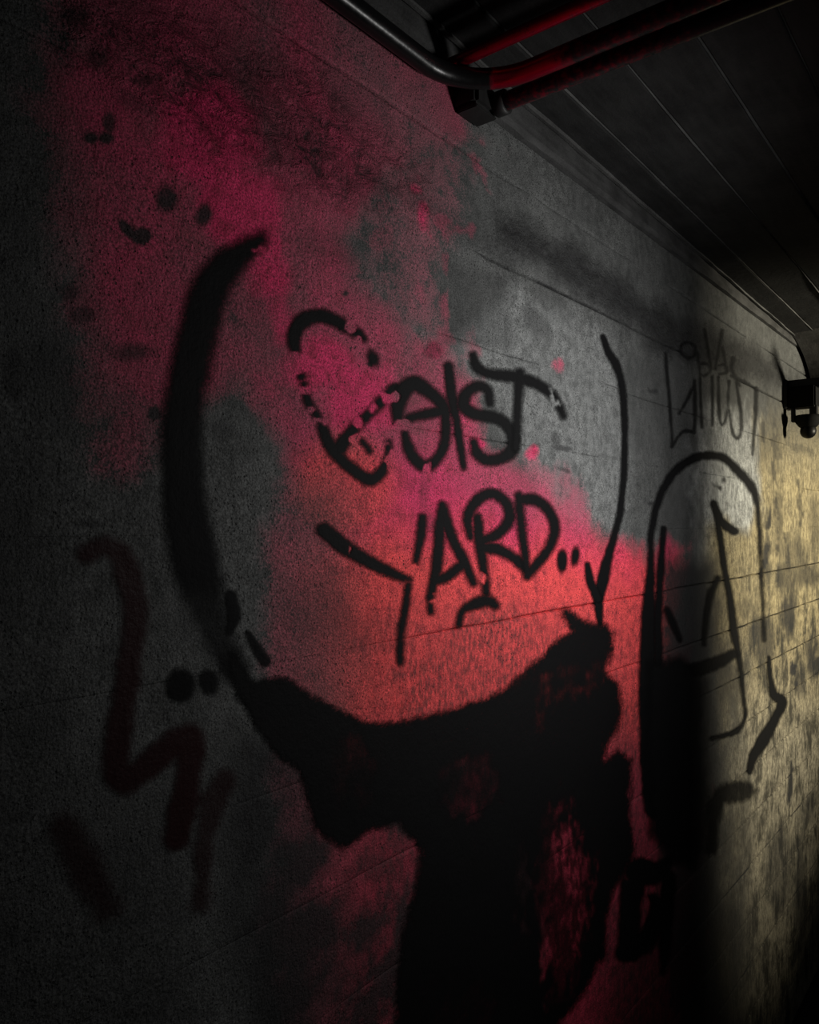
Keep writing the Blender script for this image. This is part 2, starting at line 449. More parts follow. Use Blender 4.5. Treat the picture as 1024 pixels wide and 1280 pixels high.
    for zj, xa, xb, k in [(0.8495, 0.5, 1.62, .9), (0.633, 1.5, 2.95, .95), (-0.233, 2.9, 6, .8), (-0.4495, 2.7, 6, .8), (-0.666, 3.2, 6, .8), (-1.5325, 2.9, 6, .9), (-1.9655, 2.9, 6, .9)]:
        dj = np.abs(Z - zj - 0.004 * (fbm(X * 5, Z * 0 + 1, 61, 3) - 0.5)) / 0.0035
        on = sstep(xa - .05, xa + .05, X) * (1 - sstep(xb - .1, xb + .1, X)) * sstep(0.32, 0.5, fbm(X * 8, Z * 0 + zj, 63, 3))
        np.maximum(stain_shade, k * on * (1 - sstep(0.4, 1.0, dj)), out=stain_shade)
    add(sd_line(x, y, [(711, 342), (718, 358), (720, 368)], 0.4) + w2 * 4, 1.4, 0.8)
    add(sd_line(x, y, [(776, 392), (775, 402), (784, 410)], 0.6) + w2 * 4, 1.4, 0.9)
    add(sd_line(x, y, [(757, 481), (766, 483), (772, 486)], 0.6), 1.4, 0.8)
    # light falloff painted into the colour below the black mass
    low_shade = 1 - sstep(-45, 45, sd_poly(x, y, [(290, 900), (420, 930), (560, 930), (790, 960), (800, 1120), (745, 1200), (700, 1340), (300, 1340), (260, 1050)]) + ragged)
    add_m = low_shade * (0.74 + 0.6 * w + 0.7 * w2) * (1 - sstep(670, 700, x) * sstep(985, 1010, y)) * (1 - 0.38 * (1 - sstep(-30, 30, sd_oval(x, y, (470, 1080, 70, 70)) + ragged)))
    np.maximum(stain_shade, np.clip(add_m, 0, 1), out=stain_shade)
    np.maximum(stain_shade, 0.40 * (1 - sstep(180, 330, x + w * 80)) * sstep(860, 1060, y) + 0 * x, out=stain_shade)  # painted falloff towards the lower left
    np.maximum(stain_shade, 0.30 * (1 - sstep(40, 130, x + w * 60)) + 0 * x, out=stain_shade)  # painted falloff towards the left edge
    np.maximum(stain_shade, 0.66 * sstep(1040, 1160, y) * sstep(700, 790, x) * (1 - sstep(900, 1000, x)), out=stain_shade)  # painted falloff over the lower right red
    np.maximum(stain_shade, 0.5 * sstep(790, 960, y + w * 80) * sstep(745, 775, x) * (1 - sstep(880, 920, x)), out=stain_shade)  # darker strip right of the black mass
    # rock-rough render in the upper left
    rough = 1 - sstep(-50, 40, sd_line(x, y, [(120, 40), (230, 90), (330, 140), (430, 200), (500, 240)], [30, 50, 60, 50, 30]) + ragged)
    rough = np.maximum(rough, 0.7 * (1 - sstep(-16, 20, soot + ragged * .4)))
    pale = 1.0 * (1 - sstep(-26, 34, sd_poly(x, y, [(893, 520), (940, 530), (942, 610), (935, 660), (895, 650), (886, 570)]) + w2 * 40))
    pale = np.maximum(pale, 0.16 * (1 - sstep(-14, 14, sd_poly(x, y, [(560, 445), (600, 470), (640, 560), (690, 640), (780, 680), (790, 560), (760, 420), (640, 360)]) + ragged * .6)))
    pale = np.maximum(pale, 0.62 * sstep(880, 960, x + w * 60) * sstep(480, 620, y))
    wear = 0.75 * (1 - sstep(-30, 40, sd_poly(x, y, [(560, 770), (640, 740), (720, 800), (720, 900), (500, 920), (480, 830)]) + ragged))
    wear = np.maximum(wear, 0.45 * sstep(700, 820, y) * sstep(330, 500, x))
    grime = 0.97 * sstep(890, 950, x) * sstep(480, 620, y) * (0.45 + 0.55 * sstep(640, 800, y))
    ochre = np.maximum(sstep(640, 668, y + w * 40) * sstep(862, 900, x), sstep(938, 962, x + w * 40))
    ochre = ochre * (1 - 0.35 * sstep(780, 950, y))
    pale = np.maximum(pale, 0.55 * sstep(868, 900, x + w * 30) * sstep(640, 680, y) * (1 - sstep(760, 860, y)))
    return dict(grime=grime, ochre=ochre, red=red, hue=hue, stain_shade=stain_shade, rough=rough, pale=pale, wear=wear)

# ------------------------------------------------------------------ wall_left : board-marked courses
TOP = 0.97
JOINTS = [0.2 + 0.2165 * j for j in range(3, -13, -1)]
LEVELS = [TOP] + JOINTS + [FLOOR]
core = structure(link('wall_left', box_mesh('wall_left', (-1.6, 0.03, FLOOR), (8.0, 0.3, 1.10)), DARKC))
pxs = np.arange(-40, 1068, 2.4)
Xc, _ = px_to_wall(pxs, np.full(pxs.shape, 640.0))
Xc = np.concatenate([np.arange(-1.6, Xc[0] - 0.02, 0.10), Xc, np.linspace(Xc[-1] + 0.15, 8.0, 12)])

def joint_depth(j, X):
    """how open the joint above course j is along the wall"""
    n = fbm(X * 2.3 + j * 9.1, X * 0 + j * 3.3, 51, 3)
    base = sstep(0.40, 0.62, n)
    base = base * (0.12 + 0.88 * sstep(1.0, 1.7, X))
    if 3 <= j <= 4: base = base * 0.4
    if j == 5: base = base * 0.1
    if j == 1: base = np.maximum(base, sstep(0.5, 0.7, X) * (1 - sstep(1.5, 1.75, X)))
    if j == 2: base = np.maximum(base, sstep(1.5, 1.6, X) * (1 - sstep(2.9, 3.1, X)))
    if j >= 6: base = np.maximum(base, sstep(2.3, 2.9, X))
    if j == 0: base = base * 0
    return base

for j in range(len(LEVELS) - 1):
    zt, zb = LEVELS[j], LEVELS[j + 1]
    nr = int(min(56, max(10, (zt - zb) / 0.2165 * (52 if j < 11 else 30))))
    tz = np.linspace(0, 1, nr)
    edge = np.array([0.0, 0.0014, 0.0030]); gap = 0.0
    zs = np.concatenate([[zt - gap], zt - gap - edge[1:], np.linspace(zt - 0.006, zb + 0.006, nr), [zb + gap + edge[2], zb + gap + edge[1], zb + gap]])
    XX, ZZ = np.meshgrid(Xc, zs)
    wob = 0.004 * (fbm(XX * 5, ZZ * 0 + 1, 61, 3) - 0.5)
    YY = relief(XX, ZZ)
    course = 0.0005 * (((j * 37) % 7) / 7.0 - 0.5)
    YY = YY + course
    dt = np.clip((zt - ZZ) / 0.006, 0, 1); db = np.clip((ZZ - zb) / 0.006, 0, 1)
    YY += (0.03 if j in (1, 2) else 0.012) * joint_depth(j, XX) * (1 - dt) ** 2 + (0.03 if j + 1 in (1, 2) else 0.012) * joint_depth(j + 1, XX) * (1 - db) ** 2
    inner = (np.abs(ZZ - FLOOR) > 0.02) & (np.abs(ZZ - TOP) > 0.02)
    ZW = ZZ + np.where(inner, wob * (np.exp(-((ZZ - zt) / 0.03) ** 2) + np.exp(-((ZZ - zb) / 0.03) ** 2)), 0)
    nrows, ncols = XX.shape
    V = np.stack([XX * S, YY * S, (ZW - FLOOR) * S], -1).reshape(-1, 3)
    i = np.arange(nrows - 1)[:, None] * ncols + np.arange(ncols - 1)[None]
    Q = np.stack([i, i + ncols, i + ncols + 1, i + 1], -1).reshape(-1, 4)
    # close the course to a block: a back rim joined to the border of the face
    ring = np.concatenate([np.arange(ncols), np.arange(1, nrows) * ncols + ncols - 1,
                           (nrows - 1) * ncols + np.arange(ncols - 2, -1, -1), np.arange(nrows - 2, 0, -1) * ncols])
    back = V[ring].copy(); back[:, 1] = 0.032 * S
    nb = len(V); k = np.arange(len(ring)); k2 = (k + 1) % len(ring)
    Q = np.vstack([Q, np.stack([ring[k], ring[k2], nb + k2, nb + k], -1)])
    me = from_arrays('board_course', np.vstack([V, back]), Q)
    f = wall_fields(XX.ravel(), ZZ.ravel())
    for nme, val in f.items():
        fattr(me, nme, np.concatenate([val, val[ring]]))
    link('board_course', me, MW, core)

# ------------------------------------------------------------------ band above the wall face, ceiling, fins
def ceil_z(X):
    return 1.09 - 0.0185 * X

def strip_mesh(name, X, prof):
    """sweep a (y, z offset from ceiling or absolute) profile along X; prof(X) -> list of (y, z)"""
    V, Q = [], []
    n = None
    for x in X:
        p = prof(x); n = len(p)
        for (y, z) in p: V.append(tuple(M(x, y, z)))
    for i in range(len(X) - 1):
        for k in range(n):
            Q.append((i * n + k, (i + 1) * n + k, (i + 1) * n + (k + 1) % n, i * n + (k + 1) % n))
    Q.append(tuple(range(n))); Q.append(tuple((len(X) - 1) * n + k for k in range(n))[::-1])
    me = bpy.data.meshes.new(name); me.from_pydata(V, [], Q); me.update()
    return me

def nz(x, f, s):
    return float(fbm(np.array([x * f]), np.array([s * 1.7]), s, 3)[0]) - 0.5

xs = np.concatenate([np.arange(-1.6, 0.6, 0.1), np.arange(0.6, 5.6, 0.02), np.arange(5.6, 8.01, 0.2)])
structure(link('trim_1', strip_mesh('trim_1', xs, lambda x: [
    (0.05, TOP - 0.001), (-0.012 + 0.006 * nz(x, 9, 3), TOP + 0.004 + 0.008 * nz(x, 14, 4)),
    (-0.017 + 0.006 * nz(x, 7, 5), TOP + 0.02), (-0.014 + 0.006 * nz(x, 11, 6), ceil_z(x) - 0.006), (0.05, ceil_z(x) - 0.006)]), BAND))

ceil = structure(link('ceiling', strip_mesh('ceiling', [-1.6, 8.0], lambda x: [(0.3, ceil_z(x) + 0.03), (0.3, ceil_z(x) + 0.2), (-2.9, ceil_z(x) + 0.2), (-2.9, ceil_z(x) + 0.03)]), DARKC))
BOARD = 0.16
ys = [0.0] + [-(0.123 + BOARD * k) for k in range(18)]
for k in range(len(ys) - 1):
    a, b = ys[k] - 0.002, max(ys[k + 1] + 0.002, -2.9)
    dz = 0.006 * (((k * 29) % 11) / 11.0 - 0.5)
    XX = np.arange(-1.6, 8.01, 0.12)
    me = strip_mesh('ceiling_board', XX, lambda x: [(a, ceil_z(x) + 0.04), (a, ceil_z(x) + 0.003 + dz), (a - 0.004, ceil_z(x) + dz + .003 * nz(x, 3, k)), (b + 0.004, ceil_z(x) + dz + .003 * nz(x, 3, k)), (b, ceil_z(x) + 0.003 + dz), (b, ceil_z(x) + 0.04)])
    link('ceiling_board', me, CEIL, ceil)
    if k > 0 and k < 10:
        y0 = ys[k]
        XF = np.arange(0.3, 5.4, 0.04)
        me = strip_mesh('joint_fin', XF, lambda x: [(y0 - 0.003 + 0.004 * nz(x, 5, k), ceil_z(x) + 0.02), (y0 + 0.004 * nz(x, 5, k), ceil_z(x) - max(0.0005, 0.002 + 0.012 * nz(x, 2.4, 20 + k))), (y0 + 0.003 + 0.004 * nz(x, 5, k), ceil_z(x) + 0.02)])
        link('joint_fin', me, FIN, ceil)
XF = np.arange(0.3, 5.4, 0.02)
link('joint_fin', strip_mesh('joint_fin', XF, lambda x: [(-0.030 + 0.008 * nz(x, 6, 31), ceil_z(x) + 0.02), (-0.030 + 0.008 * nz(x, 6, 31), ceil_z(x) - 0.010 - 0.018 * nz(x, 3, 32)), (-0.018 + 0.008 * nz(x, 6, 31), ceil_z(x) - 0.008 - 0.014 * nz(x, 3, 32)), (-0.012 + 0.008 * nz(x, 6, 31), ceil_z(x) + 0.02)]), FIN, ceil)

# floor; unseen opposite wall, its opening added to cut the far light
structure(link('floor', box_mesh('floor', (-1.6, -5.2, FLOOR - 0.15), (8.0, 0.3, FLOOR)), FLOORM))
JAMB = 3.36 + (5.2 - 3.36) * 2.6 / 4.0
structure(link('wall_right', box_mesh('wall_right', (-1.6, -2.9, FLOOR), (JAMB, -2.6, 1.02)), DARKC))
structure(link('wall_end', box_mesh('wall_end', (JAMB + 2.2, -2.9, FLOOR), (7.88, -2.6, 0.98)), DARKC))

structure(link('wall_far', box_mesh('wall_far', (7.9, -5.2, FLOOR), (8.1, 0.3, 1.15)), DARKC))

# curved downstand beam across the tunnel
def beam():
    prof = []
    X0, X1, Zb = 4.20, 4.93, 0.735
    for k in range(13):
        a = k / 12 * math.pi / 2
        prof.append((X0 + (X1 - X0) * math.sin(a), Zb + (ceil_z(X0) + 0.01 - Zb) * math.cos(a)))
    prof += [(X1 + 0.03, Zb - 0.01), (5.3, Zb - 0.01), (5.3, 1.06), (X0, 1.06)]
    V, Q = [], []
    n = len(prof)
    for y in (-0.02, -2.58):
        for (x, z) in prof: V.append(tuple(M(x, y, z)))
    for k in range(n): Q.append((k, (k + 1) % n, n + (k + 1) % n, n + k))
    Q.append(tuple(range(n))[::-1]); Q.append(tuple(n + k for k in range(n)))
    me = bpy.data.meshes.new('trim_2'); me.from_pydata(V, [], Q); me.update()
    bm = bmesh.new(); bm.from_mesh(me); bmesh.ops.recalc_face_normals(bm, faces=bm.faces); bm.to_mesh(me); bm.free()
    return structure(link('trim_2', me, DARKC))
beam()

# ------------------------------------------------------------------ graffiti
LIFT = [0.0009]
def paint_mesh(name, shapes, soft, step, lift=None, chips=(), wob=1.2, dens=1.0, densf=None, cutoff=0.06):
    """shapes: list of ('line', pts, radii) / ('poly', pts) / ('oval', spec); a thin skin of paint lying on the wall face"""
    ext = []
    for s in shapes:
        if s[0] == 'line':
            p = np.array(s[1]); r = np.max(s[2]); ext.append((p.min(0) - r, p.max(0) + r))
        elif s[0] == 'poly':
            p = np.array(s[1]); ext.append((p.min(0), p.max(0)))
        else:
            o = s[1]; m = max(o[2], o[3]); ext.append((np.array(o[:2]) - m, np.array(o[:2]) + m))
    lo = np.min([e[0] for e in ext], 0) - soft - 6; hi = np.max([e[1] for e in ext], 0) + soft + 6
    gx, gy = np.meshgrid(np.arange(lo[0], hi[0] + step, step), np.arange(lo[1], hi[1] + step, step))
    x, y = gx.ravel(), gy.ravel()
    sd = np.full(x.shape, 1e9)
    for s in shapes:
        d = sd_line(x, y, s[1], s[2]) if s[0] == 'line' else sd_poly(x, y, s[1]) if s[0] == 'poly' else sd_oval(x, y, s[1])
        np.minimum(sd, d, out=sd)
    X, Z = px_to_wall(x, y)
    rag = (fbm(X * 26, Z * 26, 81, 3) - 0.5)
    sd = sd + rag * 2 * wob
    cov = 1 - sstep(-soft, soft, sd)
    rag2 = (fbm(X * 34, Z * 34, 87, 3) - 0.5)
    for c in chips:
        if len(c) and isinstance(c[0], (tuple, list)): dd = sd_poly(x, y, c); k = 1.0
        else: dd = sd_oval(x, y, c[:5] if len(c) > 4 else c); k = c[5] if len(c) > 5 else 1.0
        cov = cov * (1 - k * (1 - sstep(-2.2, 2.2, dd + rag2 * 20)))
    LIFT[0] += 0.00003
    lift = LIFT[0]
    nrow, ncol = gx.shape
    i = (np.arange(nrow - 1)[:, None] * ncol + np.arange(ncol - 1)[None]).ravel()
    Q = np.stack([i, i + ncol, i + ncol + 1, i + 1], -1)
    Q = Q[cov[Q].max(1) > cutoff]
    used = np.unique(Q); remap = np.full(len(x), -1); remap[used] = np.arange(len(used))
    X, Z, cov = X[used], Z[used], cov[used]
    V = np.stack([X * S, (relief(X, Z) - lift - 0.0008) * S, (Z - FLOOR) * S], -1)
    me = from_arrays(name, V, remap[Q])
    fattr(me, 'cover', cov)
    dn = np.full(len(used), dens) if densf is None else densf(x[used], y[used], X, Z)
    fattr(me, 'dens', dn)
    return me

def base_of(meshes):
    lo = None
    for me in meshes:
        n = len(me.vertices); co = np.empty(n * 3, np.float32); me.vertices.foreach_get('co', co); co = co.reshape(-1, 3)
        c = np.array([co[:, 0].mean(), co[:, 1].min(), co[:, 2].min()]); lo = c if lo is None else np.array([(lo[0] + c[0]) / 2, lo[1], min(lo[2], c[2])])
    return Vector(lo)

def graffiti(name, label, parts, mat, cat='graffiti'):
    """parts: list of (part name, mesh, material or None)"""
    if len(parts) == 1:
        me = parts[0][1]; loc = base_of([me]); o = link(name, localise(me, loc), parts[0][2] or mat); o.location = loc
        return tag(o, label, cat)
    loc = base_of([p[1] for p in parts]); r = empty(name, loc); tag(r, label, cat)
    for pn, me, mt in parts:
        link(pn, localise(me, loc), mt or mat, r)
    return r

L = lambda pts, r: ('line', pts, r)
# --- word "Geist"
g_chips = [(440, 410, 7, 7), (449, 424, 6, 5), (372, 455, 12, 14), (380, 488, 10, 8), (391, 512, 5, 4), (398, 524, 5, 3), (448, 529, 4, 4), (466, 512, 4, 6), (482, 495, 7, 4), (491, 497, 7, 5), (479, 560, 4, 5), (441, 548, 4, 3), (487, 573, 3, 8)]
G = paint_mesh('letter', [L([(370, 441), (368, 420), (378, 402), (396, 395), (413, 398), (432, 408), (447, 417), (455, 424)], [6, 8.5, 9.5, 9, 8, 7.5, 6, 3]),
                          ('oval', (466, 449, 7, 10, -20)), ('oval', (377, 470, 5, 6)), L([(380, 480), (386, 504), (396, 520), (401, 531)], [4, 6, 5, 5]),
                          L([(401, 530), (411, 555), (426, 575), (443, 589), (460, 599), (473, 594), (483, 578), (486, 566), (485, 553)], [6, 7.5, 7.5, 7, 8, 7.5, 6, 5, 4]),
                          L([(424, 560), (441, 538), (460, 519), (477, 502), (493, 487)], [9, 7, 6, 7, 8]), L([(452, 551), (461, 564)], 3.6)], 6.6, 1.6, chips=g_chips)
E = paint_mesh('letter', [L([(497, 526), (498, 504), (508, 484), (520, 480), (537, 491), (553, 507), (558, 527), (556, 552), (546, 573), (531, 583), (517, 573), (509, 556), (506, 542)], [6, 10, 10, 9.5, 8, 7, 6.5, 6.5, 6.5, 7.5, 7, 6, 4.5]),
                          L([(510, 523), (531, 518), (553, 514)], [5, 6, 6])], 6.6, 1.6, chips=[(503, 532, 11, 6), (533, 590, 1.5, 9), (538, 588, 1.2, 7), (552, 510, 3, 3), (492, 497, 6, 4)])
I = paint_mesh('letter', [L([(560, 458), (564, 493), (571, 527), (576, 562), (579, 585)], [5.5, 6, 5, 4.2, 3])], 5.6, 1.6)
Sl = paint_mesh('letter', [L([(613, 504), (609, 487), (597, 483), (583, 492), (580, 508), (594, 518), (617, 522), (632, 530), (641, 545), (640, 562), (627, 573), (609, 575), (597, 567), (592, 553)], [4, 6, 6.5, 7, 7.5, 7, 7, 7, 7, 7.5, 7, 7, 6.5, 4.5])], 6.2, 1.6)
T = paint_mesh('letter', [L([(591, 444), (597, 460), (614, 468), (642, 471), (668, 479), (688, 492), (698, 507), (704, 521)], [4, 6.5, 6.5, 7, 7, 5.5, 5.5, 4]), L([(650, 466), (647, 506), (646, 539), (645, 560)], [6, 5, 4.5, 4])], 6.2, 1.6, chips=[(694, 496, 2, 5), (689, 486, 2, 4)])
graffiti('graffiti_word', 'black sprayed word Geist with flaked first letter on pink concrete', [('letter', m, None) for m in (G, E, I, Sl, T)], BLACK)
# --- word "Yard"
Yl = paint_mesh('letter', [L([(404, 663), (429, 683), (466, 705), (496, 719), (512, 724)], [9, 9.5, 7.5, 6, 3]), L([(528, 647), (526, 671), (519, 705)], [5, 6, 3.5]), L([(510, 732), (506, 763), (500, 793), (499, 827)], [4, 5, 4.2, 4])], 6.2, 1.6, chips=[(437, 688, 2, 4), (520, 716, 6, 6), (511, 729, 5, 2)])
A = paint_mesh('letter', [L([(552, 631), (549, 672), (546, 708), (542, 727), (538, 748), (538, 764)], [5, 7, 7, 6.5, 4.5, 4]), L([(553, 634), (565, 672), (579, 699), (592, 728)], [6, 6.5, 6.5, 5]), L([(544, 726), (560, 720), (579, 705)], [6.5, 6.5, 6])], 6.2, 1.6, chips=[(539, 742, 5, 3), (543, 750, 3, 3)])
Rl = paint_mesh('letter', [L([(597, 647), (600, 680), (605, 713), (608, 740)], [5, 6.5, 5, 4.5]), L([(588, 672), (585, 645), (598, 624), (617, 617), (633, 629), (637, 649), (624, 666), (604, 676)], [3.5, 6, 7, 6.5, 6.5, 6.5, 6.5, 6]), L([(604, 684), (623, 687), (642, 697), (657, 711)], [7, 6.5, 6, 6])], 6.2, 1.6, chips=[(603, 727, 3, 5)])
Dl = paint_mesh('letter', [L([(648, 619), (652, 658), (657, 694), (659, 720)], [5, 5.5, 5, 4]), L([(650, 625), (669, 625), (685, 638), (693, 661), (686, 686), (671, 705), (659, 720)], [6.5, 6.5, 6.5, 6, 6, 6, 5])], 6.2, 1.6)
dot1 = paint_mesh('dot', [('oval', (702, 701, 6, 14, 5))], 3.4, 1.4)
dot2 = paint_mesh('dot', [('oval', (719, 695, 5, 12, 5))], 3.4, 1.4)
flick = paint_mesh('underline_flick', [L([(573, 780), (579, 763), (596, 754), (611, 751), (620, 757)], [4.5, 5, 7, 7, 5])], 6.2, 1.6)
graffiti('graffiti_word', 'black sprayed word Yard with two dots on bright red paint', [('letter', m, None) for m in (Yl, A, Rl, Dl)] + [('dot', dot1, None), ('dot', dot2, None), ('underline_flick', flick, None)], BLACK)
# --- thin curved arrow at the right of the words
shaft = paint_mesh('arrow_shaft', [L([(753, 421), (761, 441), (771, 459), (777, 483), (780.5, 526), (780.5, 560), (778.5, 607), (774, 640), (768, 668), (759, 699), (754, 722), (748, 750), (751, 782)], [3, 4.5, 5, 4.2, 3.8, 3.6, 3.6, 3.8, 4, 5.5, 7.5, 6, 2.5])], 3.6, 1.6)
barb = paint_mesh('arrow_barb', [L([(734, 706), (738, 728), (747, 748)], [4, 5, 5])], 3.6, 1.6)
graffiti('graffiti_arrow', 'thin black curved arrow pointing down beside the word Yard', [('arrow_shaft', shaft, None), ('arrow_barb', barb, None)], BLACK)
# --- broad soft crescent on the left
def cres_dens(x, y, X, Z):
    return 0.97 - 0.40 * sstep(700, 770, y) + 0.25 * sstep(800, 835, y)
cres = paint_mesh('graffiti_crescent', [L([(326, 300), (305, 316), (283, 334), (264, 362), (252, 395), (245, 430), (238, 465), (231, 500), (227, 545), (228, 600), (233, 650), (243, 700), (256, 745), (272, 790), (292, 835)], [8, 15, 20, 22, 23, 23, 23, 23, 23, 24, 26, 29, 24, 20, 16])], 15, 2.4, chips=[(318, 314, 8, 4), (324, 322, 5, 6), (226, 469, 2.5, 3)], wob=3, densf=cres_dens)
graffiti('graffiti_crescent', 'broad soft-edged black spray crescent left of the two words', [('x', cres, None)], BLACK)
tail = paint_mesh('graffiti_drip', [L([(309, 790), (318, 806), (331, 826)], [3, 6, 7]), L([(288, 745), (292, 770), (286, 790)], [8, 9, 4])], 4, 2.0, dens=0.85)
graffiti('graffiti_dash', 'short black spray dashes between crescent foot and red circle', [('x', tail, None)], BLACK)
# --- the black mass under the words
BLK = [(284, 812), (297, 832), (307, 842), (319, 850), (337, 850), (357, 847), (378, 862), (408, 880), (451, 900), (477, 905), (514, 900), (566, 887), (625, 866), (663, 833), (696, 802),
       (716, 790), (704, 772), (707, 762), (722, 771), (743, 781), (757, 781), (767, 792), (767, 812), (757, 836), (772, 856), (776, 890), (769, 915), (757, 930), (757, 952), (772, 938), (789, 950),
       (786, 1010), (792, 1060), (782, 1095), (765, 1110), (757, 1150), (756, 1190), (742, 1215), (726, 1245), (690, 1290), (640, 1330), (495, 1330), (497, 1230), (505, 1165), (520, 1100), (526, 1064),
       (500, 1026), (457, 1040), (425, 1062), (395, 1035), (385, 1000), (372, 965), (345, 940), (318, 905), (296, 868)]
win = [[(711, 1000), (722, 1040), (737, 1075), (738, 1144), (730, 1190), (706, 1192), (716, 1122), (694, 1079), (696, 1030)]]
def blk_dens(x, y, X, Z):
    d = np.full(x.shape, 0.985)
    d -= 0.40 * (1 - sstep(-8, 10, sd_poly(x, y, win[0]) + 40 * (fbm(X * 24, Z * 24, 93, 3) - .5))) * sstep(0.38, 0.62, fbm(X * 70, Z * 34, 97, 3))
    for o, k in [((588, 985, 34, 40, 15), .30), ((654, 1120, 10, 38), .45), ((680, 1190, 6, 28, 10), .5), ((700, 1130, 30, 110), .25), ((660, 848, 40, 4, -8), .15), ((718, 862, 14, 7, -15), .22), ((440, 965, 30, 40), .2), ((560, 1260, 60, 50), .12), ((680, 875, 6, 16), .2)]:
        d -= k * (1 - sstep(-9, 9, sd_oval(x, y, o) + 30 * (fbm(X * 30, Z * 30, 91, 3) - .5))) * (0.4 + 1.2 * fbm(X * 60, Z * 30, 95, 3))
    return np.clip(d, 0.2, 1)
mass = paint_mesh('graffiti_blot', [('poly', BLK), L([(709, 767), (718, 775), (734, 788)], [6, 7, 9])], 8.5, 2.4, chips=(), wob=4, densf=blk_dens)
graffiti('graffiti_blot', 'large black painted mass like a beard below the red circle', [('x', mass, None)], BLACKDRY)
# --- black curl at the lower right
curl = paint_mesh('graffiti_curl', [L([(782, 1190), (800, 1182), (816, 1160), (822, 1130), (812, 1120)], [12, 13, 12, 8, 3]), L([(790, 1110), (786, 1150), (786, 1186)], [14, 13, 12]), L([(800, 1090), (822, 1090), (834, 1075)], [18, 12, 6]), L([(836, 1096), (834, 1130), (832, 1170), (828, 1214)], [8, 8, 7, 4])], 6, 2.2, wob=3)
graffiti('graffiti_curl', 'black curled stroke with long downstroke at foot of the wall', [('x', curl, None)], BLACK)
# --- arch figure on the yellow-painted stretch
arch = paint_mesh('arch_outline', [L([(818, 1010), (812, 930), (810, 850), (810, 765), (813, 705), (814, 662), (825, 619), (845, 588), (870, 572), (890, 569.5), (907, 574), (926, 593), (941, 612), (947, 636), (950, 681), (953, 751), (955, 800)], [13, 12, 11, 8.5, 3.5, 3.6, 4.2, 4.6, 4.8, 4.6, 4.6, 5.2, 4.4, 2.5, 1.9, 1.7, 2.0])], 4.4, 1.8)
inner = paint_mesh('inner_stroke', [L([(829, 661), (825, 709), (822, 765), (822, 812), (824, 860)], [3.4, 4.2, 4.2, 5, 6])], 3.6, 1.8)
peak = paint_mesh('inner_stroke', [L([(892, 629), (897, 645), (905, 656), (918, 664)], [4, 5.5, 5, 4.5]), L([(895, 640), (903, 697), (913, 751), (918, 793), (923, 821), (929, 870), (931, 897), (920, 914), (890, 923)], [3.6, 3.4, 3.8, 4.6, 2.6, 2, 2, 3, 2.4])], 3.6, 1.7)
hook = paint_mesh('inner_stroke', [L([(897, 723), (887, 748), (881, 787), (880, 806)], [3.6, 4, 3, 2]), L([(833, 762), (842, 782), (850, 800)], [4, 4.5, 3]), L([(853, 842), (892, 830), (915, 818)], [9, 8, 6])], 4.2, 1.8, dens=0.9)
def fill_dens(x, y, X, Z):
    return np.clip(0.97 - 0.5 * sstep(850, 890, x), 0, 1)
fill = paint_mesh('black_fill', [('poly', [(812, 830), (850, 822), (882, 850), (880, 930), (884, 1000), (880, 1060), (868, 1085), (840, 1076), (815, 1040), (808, 940)])], 15, 2.4, wob=5, densf=fill_dens)
graffiti('graffiti_arch', 'tall black arch outline with inner strokes and black-filled foot', [('arch_outline', arch, None), ('inner_stroke', inner, None), ('inner_stroke', peak, None), ('inner_stroke', hook, None), ('black_fill', fill, None)], BLACK)
# --- strokes on the right
lightning = paint_mesh('graffiti_squiggle', [L([(961, 822), (963, 850), (967, 868), (977, 877), (970, 896), (953, 926), (942, 945), (937, 964)], [2, 3, 5, 6.5, 5, 7.5, 5.5, 3])], 3.2, 1.5)
graffiti('graffiti_squiggle', 'thick black lightning-shaped stroke beside the foot of the arch', [('x', lightning, None)], BLACK)
smear = paint_mesh('graffiti_smear', [L([(890, 1062), (892, 1020), (900, 996), (918, 990), (936, 988)], [6, 8, 10, 14, 9])], 6, 2.0, dens=0.72, wob=4)
graffiti('graffiti_smear', 'faded dark bent smear under the lightning-shaped stroke', [('x', smear, None)], BLACK)
# --- faint tag in the upper right
up = [L([(881, 412), (885, 441), (888, 461)], 1.9), L([(903, 413), (898, 438), (894, 461)], 1.8), L([(903, 435), (907, 455)], 1.7), L([(872, 441), (875, 471)], 1.6),
      L([(859, 428), (868, 432), (868, 444), (859, 448), (851, 441), (852, 431), (859, 428)], 1.6), L([(875, 455), (884, 455), (887, 464), (880, 470), (874, 466)], 1.6), L([(897, 457), (906, 456), (908, 465), (900, 468)], 1.6), L([(916, 449), (914, 462), (924, 482)], [3, 2, 2]), L([(914, 470), (932, 478), (946, 488)], 1.6)]
lo_ = [L([(832, 441), (836, 496), (840.5, 557)], 1.9), L([(840, 558), (853, 540), (868, 540)], 2.1), L([(868, 476), (868, 509), (868, 541)], [2, 2.6, 2]), L([(868, 482), (858, 501), (849, 517)], [2.4, 2.2, 1.6]), L([(875, 474), (877, 534)], 1.7),
       L([(890, 471), (891, 532)], 1.8), L([(898, 472), (899, 516), (903, 531), (909, 516), (911, 477)], 1.7), L([(920, 479), (926, 516), (926, 539), (922, 548), (916, 541), (911, 513)], 1.8), L([(945, 485), (944, 523), (940, 568)], [2.4, 2.2, 1.5])]
t1 = paint_mesh('upper_line', up, 2.4, 1.1, dens=0.5)
t2 = paint_mesh('lower_line', lo_, 2.2, 1.1, dens=0.62)
graffiti('graffiti_tag', 'faint two-line scrawled black tag above the arch outline', [('upper_line', t1, None), ('lower_line', t2, None)], BLACK)
